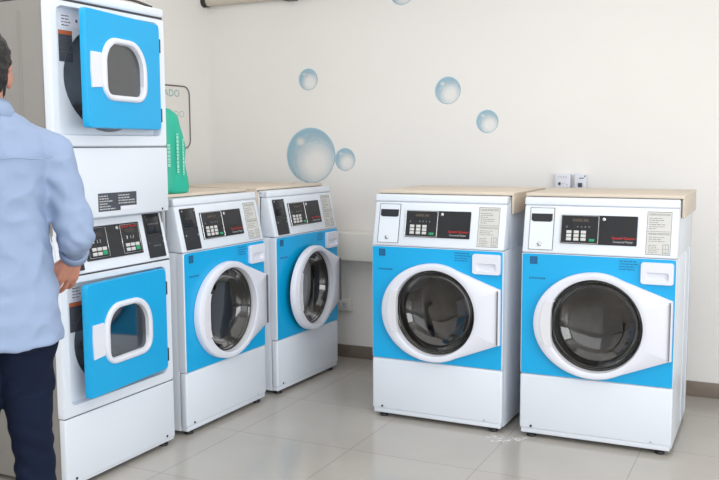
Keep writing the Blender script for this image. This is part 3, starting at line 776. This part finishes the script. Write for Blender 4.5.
# ------------------------------------------------------------------ the man
def capsule(bm, a, b, ra, rb, n=16, sx=1.0):
    a, b = Vector(a), Vector(b); d = b-a; Ln = d.length
    q = d.to_track_quat('Z', 'Y').to_matrix().to_4x4()
    t = bmesh.new(); rings = []
    for k in range(1, 6):      # lower cap
        th = PI/2*k/5; rings.append((ra*math.sin(th), -ra*math.cos(th)))
    for k in range(0, 5):
        th = PI/2*k/5; rings.append((rb*math.cos(th), Ln+rb*math.sin(th)))
    bot = t.verts.new((0, 0, -ra)); top = t.verts.new((0, 0, Ln+rb)); prev = None
    for r, z in rings:
        cur = loop(t, [(r*math.cos(2*PI*i/n)*sx, r*math.sin(2*PI*i/n), z) for i in range(n)])
        if prev: bridge(t, prev, cur)
        else:
            for i in range(n): t.faces.new((bot, cur[(i+1) % n], cur[i]))
        prev = cur
    for i in range(n): t.faces.new((top, prev[i], prev[(i+1) % n]))
    t.transform(Matrix.Translation(a) @ q); bmesh.ops.recalc_face_normals(t, faces=t.faces)
    me = bpy.data.meshes.new('tmp'); t.to_mesh(me); t.free(); bm.from_mesh(me); bpy.data.meshes.remove(me)
def chain(bm, pts, n=16):
    for (a, ra), (b, rb) in zip(pts, pts[1:]): capsule(bm, a, b, ra, rb, n)
def loft(bm, rings, n=40, e=.85):
    """rings (z, cx, cy, rx, ry[, tilt])"""
    t = bmesh.new(); prev = None
    for R in rings:
        z, cx, cy, rx, ry = R[:5]; tilt = R[5] if len(R) > 5 else 0
        pts = []
        for k in range(n):
            a = 2*PI*k/n; ca, sa = math.cos(a), math.sin(a)
            x = rx*math.copysign(abs(ca)**e, ca); pts.append((cx+x, cy+ry*math.copysign(abs(sa)**e, sa), z+tilt*x))
        cur = loop(t, pts)
        if prev: bridge(t, prev, cur)
        else: cap(t, cur[::-1])
        prev = cur
    cap(t, prev); bmesh.ops.recalc_face_normals(t, faces=t.faces)
    me = bpy.data.meshes.new('tmp'); t.to_mesh(me); t.free(); bm.from_mesh(me); bpy.data.meshes.remove(me)
def ellipsoid(bm, c, r, rot=None):
    t = bmesh.new(); bmesh.ops.create_uvsphere(t, u_segments=24, v_segments=16, radius=1)
    t.transform(Matrix.Translation(c) @ (rot or Matrix()) @ Matrix.Diagonal((r[0], r[1], r[2], 1)))
    me = bpy.data.meshes.new('tmp'); t.to_mesh(me); t.free(); bm.from_mesh(me); bpy.data.meshes.remove(me)
def fuse(bm, voxel, smooth=6, fac=.5, disp=None):
    """weld the overlapping volumes of bm into one continuous surface"""
    me = bpy.data.meshes.new('fuse'); bm.to_mesh(me); bm.free()
    o = bpy.data.objects.new('fuse', me); C.objects.link(o)
    r = o.modifiers.new('r', 'REMESH'); r.mode = 'VOXEL'; r.voxel_size = voxel
    if smooth:
        s = o.modifiers.new('s', 'SMOOTH'); s.iterations = smooth; s.factor = fac
    dg = bpy.context.evaluated_depsgraph_get(); out = bpy.data.meshes.new_from_object(o.evaluated_get(dg))
    bpy.data.objects.remove(o); bpy.data.meshes.remove(me)
    if disp:
        ns = [v.normal.copy() for v in out.vertices]
        for v, nn in zip(out.vertices, ns): v.co += nn*disp(v.co)
    for p in out.polygons: p.use_smooth = True
    return out

def make_man():
    root = thing('person', 'man in light blue shirt and dark jeans seen from behind, beside the stacked dryer', 'person', (-2.035, 1.785, 0), math.radians(46))
    HC = Vector((-.018, .015, 1.584))            # head centre
    # ---- body: one continuous skin
    bm = bmesh.new()
    ellipsoid(bm, HC+Vector((0, -.012, .030)), (.076, .096, .096))
    ellipsoid(bm, HC+Vector((0, .030, -.035)), (.062, .066, .080))
    ellipsoid(bm, HC+Vector((0, .058, -.085)), (.038, .034, .028))            # chin
    chain(bm, [(HC+Vector((0, .094, .015)), .009), (HC+Vector((0, .112, -.022)), .014)], 12)      # nose
    ellipsoid(bm, HC+Vector((0, .107, -.024)), (.018, .013, .010))
    for s in (-1, 1):
        ellipsoid(bm, HC+Vector((s*.032, .080, .022)), (.017, .016, .012))            # lids
        chain(bm, [(HC+Vector((s*.014, .092, .038)), .008), (HC+Vector((s*.046, .078, .038)), .008)], 10)   # brow
        ellipsoid(bm, HC+Vector((s*.044, .070, -.016)), (.022, .022, .016))           # cheek
        ellipsoid(bm, HC+Vector((s*.076, -.004, -.010)), (.011, .022, .034), Matrix.Rotation(s*-.25, 4, 'Z'))     # ear
        chain(bm, [(HC+Vector((s*.082, -.020, .010)), .006), (HC+Vector((s*.083, -.006, .022)), .006), (HC+Vector((s*.081, .010, .012)), .005)], 8)
    ellipsoid(bm, HC+Vector((0, .097, -.052)), (.026, .010, .006)); ellipsoid(bm, HC+Vector((0, .095, -.062)), (.022, .010, .007))   # lips
    chain(bm, [((-.018, -.010, 1.555), .056), ((-.008, -.022, 1.42), .062)])
    loft(bm, [(.86, 0, 0, .142, .092), (.95, 0, 0, .144, .094), (1.05, 0, 0, .128, .088), (1.15, 0, 0, .126, .090), (1.28, 0, 0, .134, .094), (1.36, 0, -.005, .140, .086), (1.42, 0, -.010, .10, .072)])
    arms = {}
    for s in (1, -1):
        sh, el, wr_ = Vector((s*.162, -.008, 1.358)), Vector((s*.218, -.028, 1.120)), Vector((s*.220, .130, 1.046))
        chain(bm, [(sh, .046), (sh.lerp(el, .5)+Vector((s*.006, 0, 0)), .039), (el, .036), (el.lerp(wr_, .35), .037), (wr_, .026)])
        arms[s] = (sh, el, wr_)
        # hand: palm, four bent fingers, thumb
        d = Vector((-s*.30, .30, -.90)).normalized(); w_ = Vector((s*.80, .55, 0.0)); w_ = (w_-d*w_.dot(d)).normalized(); nrm = d.cross(w_).normalized()
        # w_ runs across the knuckles from thumb side (-) to little finger (+); curl goes towards the body
        inward = Vector((-s*.55, .45, -.3)); inward = (inward-d*inward.dot(d)); inward = (inward-w_*inward.dot(w_)).normalized()
        k0 = wr_+d*.085
        for f, off in enumerate((-.033, -.011, .011, .031)):
            chain(bm, [(wr_+w_*off*.55+d*.012, .0165), (k0+w_*off*1.08, .0125)], 12)
        lens = ((.040, .025, .018), (.045, .028, .019), (.041, .026, .018), (.032, .020, .016))
        for f, off in enumerate((-.033, -.011, .011, .031)):
            p = k0+w_*off*1.10; dirs = d+w_*(off*7.0); cur = 0
            pts = [(p, .0098)]
            for j, l in enumerate(lens[f]):
                cur += (.18, .30, .25)[j]*(1+.10*f)
                v = (dirs.normalized()*math.cos(cur)+inward*math.sin(cur)).normalized()
                p = p+v*l; pts.append((p, .0092-.0010*j))
            chain(bm, pts, 10)
        tb = wr_+d*.028-w_*.026
        t1 = tb+(d*.75-w_*.62+inward*.35).normalized()*.038; t2 = t1+(d*.9-w_*.25+inward*.35).normalized()*.030; t3 = t2+(d*.95+inward*.35).normalized()*.022
        chain(bm, [(tb, .0155), (t1, .0118), (t2, .0105), (t3, .0088)], 10)
        # legs and feet
        hip, kn, an_ = Vector((s*.080, 0, .90)), Vector((s*.081, .012, .475)), Vector((s*.084, -.030, .095))
        chain(bm, [(hip, .066), (kn, .043), (kn+Vector((0, -.022, -.12)), .050), (an_, .034)])
        chain(bm, [(an_+Vector((0, -.02, -.055)), .032), (an_+Vector((s*.008, .09, -.062)), .026), (an_+Vector((s*.016, .165, -.070)), .020)])
    body = obj('body', fuse(bm, .0046, 3, .45), M['skin'], root)
    # ---- eyes, hair, beard
    for s in (-1, 1):
        bm = bmesh.new(); ellipsoid(bm, HC+Vector((s*.032, .088, .021)), (.0125, .0100, .0058)); e_ = obj('eye', bm, M['eye'], root, smooth=True)
        bm = bmesh.new(); ellipsoid(bm, HC+Vector((s*.032, .0965, .021)), (.0052, .0026, .0052)); obj('iris', bm, M['hair'], e_, smooth=True)
        bm = bmesh.new(); chain(bm, [(HC+Vector((s*.015, .100, .044)), .0045), (HC+Vector((s*.034, .094, .050)), .005), (HC+Vector((s*.052, .080, .043)), .0035)], 8); obj('eyebrow', bm, M['hair'], root, smooth=True)
    bm = bmesh.new()
    ellipsoid(bm, HC+Vector((0, -.022, .046)), (.086, .100, .088))
    ellipsoid(bm, HC+Vector((0, -.050, .000)), (.080, .066, .075))
    ellipsoid(bm, HC+Vector((0, -.058, -.045)), (.058, .038, .040))
    ellipsoid(bm, HC+Vector((0, .045, .095)), (.066, .050, .038))
    for s in (-1, 1): ellipsoid(bm, HC+Vector((s*.074, .020, .030)), (.012, .018, .038))
    def hd(co): return .005*noise.noise(co*55)+.003*noise.noise(co*140)
    obj('hair', fuse(bm, .006, 4, .5, hd), M['hair'], root)
    bm = bmesh.new()
    for s in (-1, 1):
        chain(bm, [(HC+Vector((s*.066, .020, -.030)), .005), (HC+Vector((s*.050, .040, -.070)), .010), (HC+Vector((s*.032, .066, -.093)), .011), (HC+Vector((0, .080, -.098)), .015)], 10)
    obj('beard', fuse(bm, .005, 3, .5, hd), M['hair'], root)
    # ---- shirt with rolled sleeves
    bm = bmesh.new()
    loft(bm, [(.800, 0, 0, .176, .128, .07), (.815, 0, 0, .180, .131, .07), (.90, 0, 0, .174, .127, .03), (1.0, 0, 0, .163, .121), (1.10, 0, 0, .152, .117), (1.20, 0, 0, .148, .120), (1.30, 0, -.004, .156, .118),
              (1.37, 0, -.008, .170, .108), (1.42, 0, -.012, .145, .094), (1.452, -.004, -.014, .105, .080), (1.472, -.008, -.014, .078, .072)])
    for s in (1, -1):
        sh, el, wr_ = arms[s]
        chain(bm, [(Vector((s*.090, -.010, 1.398)), .055), (sh+Vector((s*.004, 0, -.004)), .063), (sh.lerp(el, .45)+Vector((s*.009, 0, 0)), .055), (el+Vector((s*.005, 0, 0)), .054), (el.lerp(wr_, .45), .047), (el.lerp(wr_, .78), .039)], 20)
    def folds(co):
        v = .0065*noise.noise(Vector((co.x*6, co.y*6, co.z*13)))+.0130*(.22-abs(noise.noise(Vector((co.x*11+co.z*7, co.y*9, co.z*15-co.x*8)))))+.0016*noise.noise(Vector((co.x*26, co.y*26, co.z*40)))
        for s in (1, -1):
            sh, el, wr_ = arms[s]
            de = (co-el).length; dp = (co-Vector((s*.150, -.02, 1.27))).length
            if de < .16: v += .0032*(1-de/.16)*math.sin(co.z*110+co.x*90+co.y*50+4*noise.noise(co*10))
            if dp < .14: v += .005*(1-dp/.14)*math.sin((co.z*.7+co.x*s)*95+3*noise.noise(co*9))
        if co.z < 1.02 and abs(co.x) < .2: v += .0045*noise.noise(Vector((co.x*9+4, co.y*9, co.z*22)))
        return v
    shirt = obj('shirt', fuse(bm, .0065, 6, .5, folds), M['shirt'], root)
    # collar standing round the neck and turned down
    bm = bmesh.new(); n = 40; prev = None; first = None
    for rr, z in ((.066, 1.454), (.0635, 1.494), (.067, 1.500), (.076, 1.482), (.088, 1.450), (.084, 1.448), (.073, 1.478), (.0685, 1.486), (.070, 1.454)):
        cur = loop(bm, [(-.010+rr*math.cos(2*PI*k/n)*1.04, -.014+rr*math.sin(2*PI*k/n), z-.016*math.sin(2*PI*k/n)) for k in range(n)])
        if prev: bridge(bm, prev, cur, 0, True)
        else: first = cur
        prev = cur
    bridge(bm, prev, first, 0, True)
    obj('collar', bm, M['shirt'], shirt)
    for s in (1, -1):
        sh, el, wr_ = arms[s]; ax = (wr_-el).normalized(); q = ax.to_track_quat('Z', 'Y').to_matrix().to_4x4(); p0 = el.lerp(wr_, .70)
        bm = bmesh.new(); prev = None; first = None
        for rr, z in ((.037, .0), (.0435, .002), (.0445, .02), (.0435, .048), (.040, .052), (.034, .046)):
            cur = loop(bm, [(rr*math.cos(2*PI*k/28), rr*math.sin(2*PI*k/28), z+.004*math.sin(4*PI*k/28)) for k in range(28)])
            if prev: bridge(bm, prev, cur, 0, True)
            else: first = cur
            prev = cur
        bridge(bm, prev, first, 0, True); bm.transform(Matrix.Translation(p0) @ q); obj('cuff', bm, M['shirt'], shirt)
    bm = bmesh.new(); tube(bm, [(-.165+.33*k/20, -.014-.100*math.sqrt(max(0, 1-((-.165+.33*k/20)/.20)**2))-.012, 1.345+.002*math.sin(k)) for k in range(21)], .0022, 6)
    obj('yoke_seam', bm, M['shirt'], shirt, smooth=True)
    # ---- jeans
    bm = bmesh.new()
    loft(bm, [(.80, 0, -.004, .160, .112), (.87, 0, 0, .166, .112), (.95, 0, 0, .160, .104), (.975, 0, 0, .156, .100)])
    for s in (1, -1):
        chain(bm, [(Vector((s*.074, -.004, .845)), .092), (Vector((s*.070, .0, .72)), .079), (Vector((s*.074, .006, .56)), .063), (Vector((s*.081, .010, .475)), .058), (Vector((s*.083, -.006, .34)), .059), (Vector((s*.084, -.024, .20)), .057), (Vector((s*.085, -.026, .12)), .058)], 22)
    def jfold(co):
        v = .0035*noise.noise(Vector((co.x*8, co.y*8, co.z*18)))
        k = abs(co.z-.45)
        if k < .16: v += .0035*(1-k/.16)*math.sin(co.z*115+co.x*55+5*noise.noise(co*7))
        if co.z < .22: v += .004*math.sin(co.z*120+2*noise.noise(co*9))
        if co.z > .66: v += .004*math.sin(co.z*70-abs(co.x)*60+3*noise.noise(co*7))
        return v
    jeans = obj('jeans', fuse(bm, .0065, 5, .5, jfold), M['jeans'], root)
    # ---- shoes
    for s in (1, -1):
        bm = bmesh.new(); a = Vector((s*.085, -.05, 0))
        chain(bm, [(a+Vector((0, -.010, .052)), .040), (a+Vector((s*.006, .10, .050)), .042), (a+Vector((s*.014, .185, .040)), .034), (a+Vector((s*.018, .215, .036)), .026)])
        chain(bm, [(a+Vector((0, .01, .06)), .042), (a+Vector((0, .018, .10)), .040)])
        me = fuse(bm, .006, 4)
        for v in me.vertices: v.co.z = max(v.co.z, .010)
        sh_ = obj('shoe', me, M['shoe'], root)
        pts = rrect(-.044, .044, -.085, .215, (.040, .040, .040, .040), 8)
        bm = bmesh.new(); lo = loop(bm, [(a.x+s*.010*(y+.06)/.25+x, a.y+.02+y, 0) for x, y in pts]); hi = loop(bm, [(a.x+s*.010*(y+.06)/.25+x, a.y+.02+y, .016) for x, y in pts]); bridge(bm, lo, hi); cap(bm, lo[::-1]); cap(bm, hi); obj('sole', bm, M['sole'], sh_)
make_man()

# ------------------------------------------------------------------ light
def area(name, loc, rot, sx, sy, power, col):
    l = bpy.data.lights.new(name, 'AREA'); l.shape = 'RECTANGLE'; l.size = sx; l.size_y = sy; l.energy = power; l.color = col
    o = bpy.data.objects.new(name, l); C.objects.link(o); o.location = loc; o.rotation_euler = rot; return o
area('window_light', (3.12, -.7, 1.5), (0, PI/2, 0), 2.0, 5.8, 215, (.97, .985, 1.0))
area('shopfront_light', (.0, -4.0, 1.5), (PI/2, 0, 0), 4.8, 2.3, 58, (.98, .99, 1.0))
area('ceiling_fill', (-1.3, 2.3, 2.72), (0, 0, 0), 3.8, 3.6, 48, (1.0, .985, .97))  # unseen fill lamp, added to lift the ambient light evenly
w = bpy.data.worlds.new('world'); scn.world = w; w.use_nodes = True
w.node_tree.nodes['Background'].inputs[0].default_value = (.93, .97, 1.0, 1); w.node_tree.nodes['Background'].inputs[1].default_value = .80

# ------------------------------------------------------------------ camera
cd = bpy.data.cameras.new('camera'); cam = bpy.data.objects.new('camera', cd); C.objects.link(cam)
cd.sensor_fit = 'HORIZONTAL'; cd.sensor_width = 36; cd.lens = 876.606/719*36; cd.clip_start = .05
cam.location = (0, 0, 1.37213)
cam.rotation_euler = (Matrix.Rotation(math.radians(26), 3, 'Z') @ Matrix.Rotation(math.radians(90-6.0766), 3, 'X') @ Matrix.Rotation(math.radians(-.2836), 3, 'Z')).to_euler()
scn.camera = cam
scn.view_settings.view_transform = 'Standard'
scn.view_settings.look = 'None'
scn.view_settings.exposure = 0
scn.view_settings.gamma = 1
scn.cycles.use_denoising = True
scn.cycles.max_bounces = 10
scn.cycles.transparent_max_bounces = 16
scn.cycles.caustics_reflective = False
scn.cycles.caustics_refractive = False
